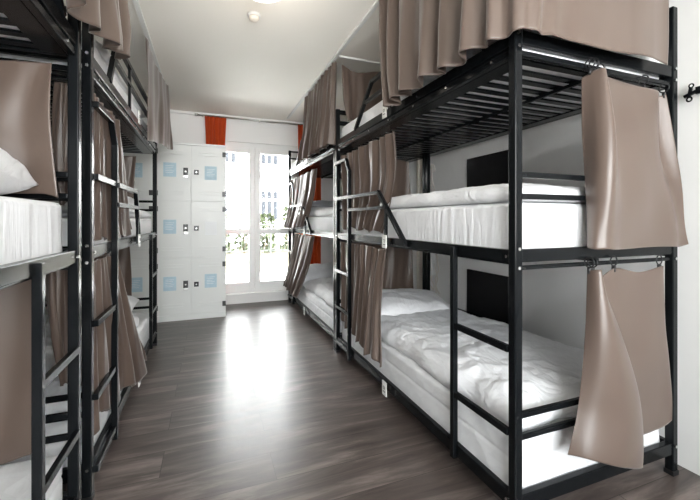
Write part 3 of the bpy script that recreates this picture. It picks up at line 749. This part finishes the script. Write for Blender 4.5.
# ceiling lamp
t = thing('ceiling_lamp', (.285, 2.12, ZC), 'round glass ceiling lamp at the top edge of the photo', 'ceiling lamp')
b = bmesh.new(); lathe(b, [(.10, -.0005), (.125, -.004), (.13, -.014), (.12, -.018)], (.285, 2.12, ZC)); obj('base', b, M['whiteplastic'], t, True)
b = bmesh.new(); lathe(b, [(.12, -.014), (.128, -.030), (.115, -.045), (.08, -.058), (.04, -.064), (.004, -.066)], (.285, 2.12, ZC)); obj('lamp_shade', b, M['lamp'], t, True)
t = thing('smoke_detector', (.272, 2.46, ZC), 'small white smoke detector on the ceiling behind the lamp', 'smoke detector')
b = bmesh.new(); lathe(b, [(.040, -.0005), (.042, -.014), (.036, -.018)], (.272, 2.46, ZC)); obj('base', b, M['whiteplastic'], t, True)
b = bmesh.new(); lathe(b, [(.032, -.016), (.031, -.036), (.022, -.044), (.002, -.045)], (.272, 2.46, ZC), 28); obj('sensor_head', b, M['cream'], t, True)

# ------------------------------------------------------------------ outside
GZ = -.15
tag(obj('pavement', bx(-12, 14, YB+.31, 9.0, GZ-.1, GZ), M['paving'], None), kind='structure')
tag(obj('lawn', bx(-14, 20, 9.0, 18, GZ-.1, GZ+.02), M['lawn'], None), kind='structure')
tag(obj('street', bx(-25, 40, 18, 60, GZ-.1, GZ-.01), M['paving'], None), kind='structure')
def building(name, loc, rz, wdt, hgt, wins, label, sign=False):
    t = thing(name, loc, label, 'building', 'pale buildings across the street', rz)
    O = lambda n, bm, m, p=t: obj(n, bm, m, p, world=False)
    O('wall', bx(-wdt/2, wdt/2, 0, 6, 0, hgt), M['facade'])
    for zc in (4.0, 7.6):
        O('cornice', bx(-wdt/2-.1, wdt/2+.1, -.25, 0, zc, zc+.25), M['facadetrim'])
    for (x, z, w, h) in wins:
        f = O('window', bx(x-w/2-.12, x+w/2+.12, -.08, -.001, z-.12, z+h+.12), M['facade'])
        b = bmesh.new(); n = 3
        for k in range(n):
            a = x-w/2+k*w/n
            box(b, a+.06, a+w/n-.06, -.10, -.081, z+.05, z+h*.66); box(b, a+.06, a+w/n-.06, -.10, -.081, z+h*.72, z+h-.05)
        O('pane', b, M['outglass'], f)
    if sign: O('sign', bx(-3.6, -2.2, -.1, -.001, .9, 1.7), M['sign'])
    return t
Y1 = 24.0
w = [(3.25+k*2.6, z, 1.15, 1.9) for k in range(-3, 3) for z in (1.2, 4.75)]
building('apartment_building', (-1.5, Y1, GZ), 0, 16, 11, [(a-1.6+.85, b_, c_, d_) for a, b_, c_, d_ in w], 'pale building with tall windows seen through the left door pane')
w = [(-4+k*2.4, z, .9, 2.2) for k in range(0, 5) for z in (1.2, 4.8)]
building('townhouse', (13.4, 22.5, GZ), -math.radians(32), 11, 12, w, 'pale townhouse set at an angle seen through the right door pane', True)
# hedge: several clipped shrubs with leaf clumps
def shrub(x, y, h, seed, label):
    rnd = random.Random(seed); t = thing('shrub', (x, y, GZ), label, 'shrub', 'shrubs along the street fence')
    bm = bmesh.new()
    for k in range(420):
        a = rnd.uniform(0, 2*PI); zz = rnd.uniform(.05, 1); rr = rnd.uniform(.3, 1)*.42*(1-.35*zz)
        c = Vector((x+rr*math.cos(a), y+rr*math.sin(a)*.7, GZ+zz*h))
        s = rnd.uniform(.05, .11); n = Vector((rnd.uniform(-1, 1), rnd.uniform(-1, 1), rnd.uniform(-.3, 1))).normalized()
        u = n.orthogonal().normalized()*s; v = n.cross(u).normalized()*s*.6
        bm.faces.new([bm.verts.new(c+q) for q in (-u, v, u, -v)])
    obj('foliage', bm, M['hedge'], t)
    b = bmesh.new()
    for k in range(4):
        a = k*1.6; bar(b, (x, y, GZ), (x+.3*math.cos(a), y+.2*math.sin(a), GZ+h*.75), rad=.02)
    obj('stem', b, M['bark'], t)
labs = ['leafy green shrub left of the door mullion', 'taller leafy shrub seen through the left pane', 'leafy shrub centred behind the door mullion', 'leafy shrub seen through the right pane', 'bushy shrub at the right of the garden fence', 'shrub outside behind the left lockers', 'shrub outside hidden right of the door']
for k, x in enumerate((.4, 1.2, 2.0, 2.9, 3.7, -.5, 4.6)): shrub(x, 13.9+.15*(k % 2), (1.5, 1.9, 1.45, 1.75, 1.6, 1.7, 1.9)[k], 100+k, labs[k])
t = thing('fence', (2, 13.0, GZ), 'light metal garden fence in front of the shrubs', 'fence')
for k in range(10):
    b = bmesh.new(); x = -1+k*.75; box(b, x-.025, x+.025, 12.98, 13.03, GZ, GZ+1.15); obj('fence_post', b, M['fence'], t)
b = bmesh.new()
for z in (.15, 1.05): box(b, -1, 5.75, 13.0, 13.02, GZ+z, GZ+z+.04)
for k in range(60): x = -1+k*.1125; box(b, x-.006, x+.006, 13.0, 13.012, GZ+.15, GZ+1.07)
obj('fence_panel', b, M['fence'], t)

# ------------------------------------------------------------------ light
wd = bpy.data.worlds.new('sky'); bpy.context.scene.world = wd; wd.use_nodes = True; nt = wd.node_tree
bg = nt.nodes['Background']; tc = nt.nodes.new('ShaderNodeTexCoord'); sp = nt.nodes.new('ShaderNodeSeparateXYZ'); rp = nt.nodes.new('ShaderNodeValToRGB')
nt.links.new(tc.outputs['Generated'], sp.inputs[0]); nt.links.new(sp.outputs['Z'], rp.inputs['Fac'])
rp.color_ramp.elements[0].color = (1, .972, .985, 1); rp.color_ramp.elements[1].color = (.86, .91, 1, 1)
nt.links.new(rp.outputs['Color'], bg.inputs['Color']); bg.inputs['Strength'].default_value = 13.0
sl = bpy.data.lights.new('sun', 'SUN'); sl.energy = 13; sl.angle = .02; sl.color = (1, .96, .90)
so = bpy.data.objects.new('sun', sl); C.objects.link(so); so.location = (0, -5, 12)
so.rotation_euler = Vector((.35, .55, -1)).to_track_quat('-Z', 'Y').to_euler()
def portal(name, loc, rot, sx, sy):
    l = bpy.data.lights.new(name, 'AREA'); l.shape = 'RECTANGLE'; l.size = sx; l.size_y = sy; l.cycles.is_portal = True
    o = bpy.data.objects.new(name, l); C.objects.link(o); o.location = loc; o.rotation_euler = rot; o['label'] = name.replace('_', ' '); return o
portal('daylight_portal', ((DX0+DX1)/2, YB+.12, (DZ0+DZ1)/2), (PI/2, 0, PI), DX1-DX0, DZ1-DZ0)
portal('daylight_portal', ((WX0+WX1)/2, YF-.16, (WZ0+WZ1)/2), (PI/2, 0, 0), WX1-WX0, WZ1-WZ0)
l = bpy.data.lights.new('lamp_bulb', 'POINT'); l.energy = 2; l.color = (1, .90, .78); l.shadow_soft_size = .12
o = bpy.data.objects.new('lamp_bulb', l); C.objects.link(o); o.location = (.285, 2.12, ZC-.35)

# ------------------------------------------------------------------ camera
cd = bpy.data.cameras.new('camera'); cam = bpy.data.objects.new('camera', cd); C.objects.link(cam)
cd.sensor_width = 36; cd.lens = 36*367.72/700; cd.shift_y = -30.33/700; cd.clip_start = .02
cam.location = (0, 0, 1.0907); cam.rotation_euler = (PI/2, 0, -.3654)
S = bpy.context.scene; S.camera = cam
S.view_settings.view_transform = 'Standard'; S.view_settings.look = 'None'; S.view_settings.gamma = 1; S.view_settings.exposure = 1.0
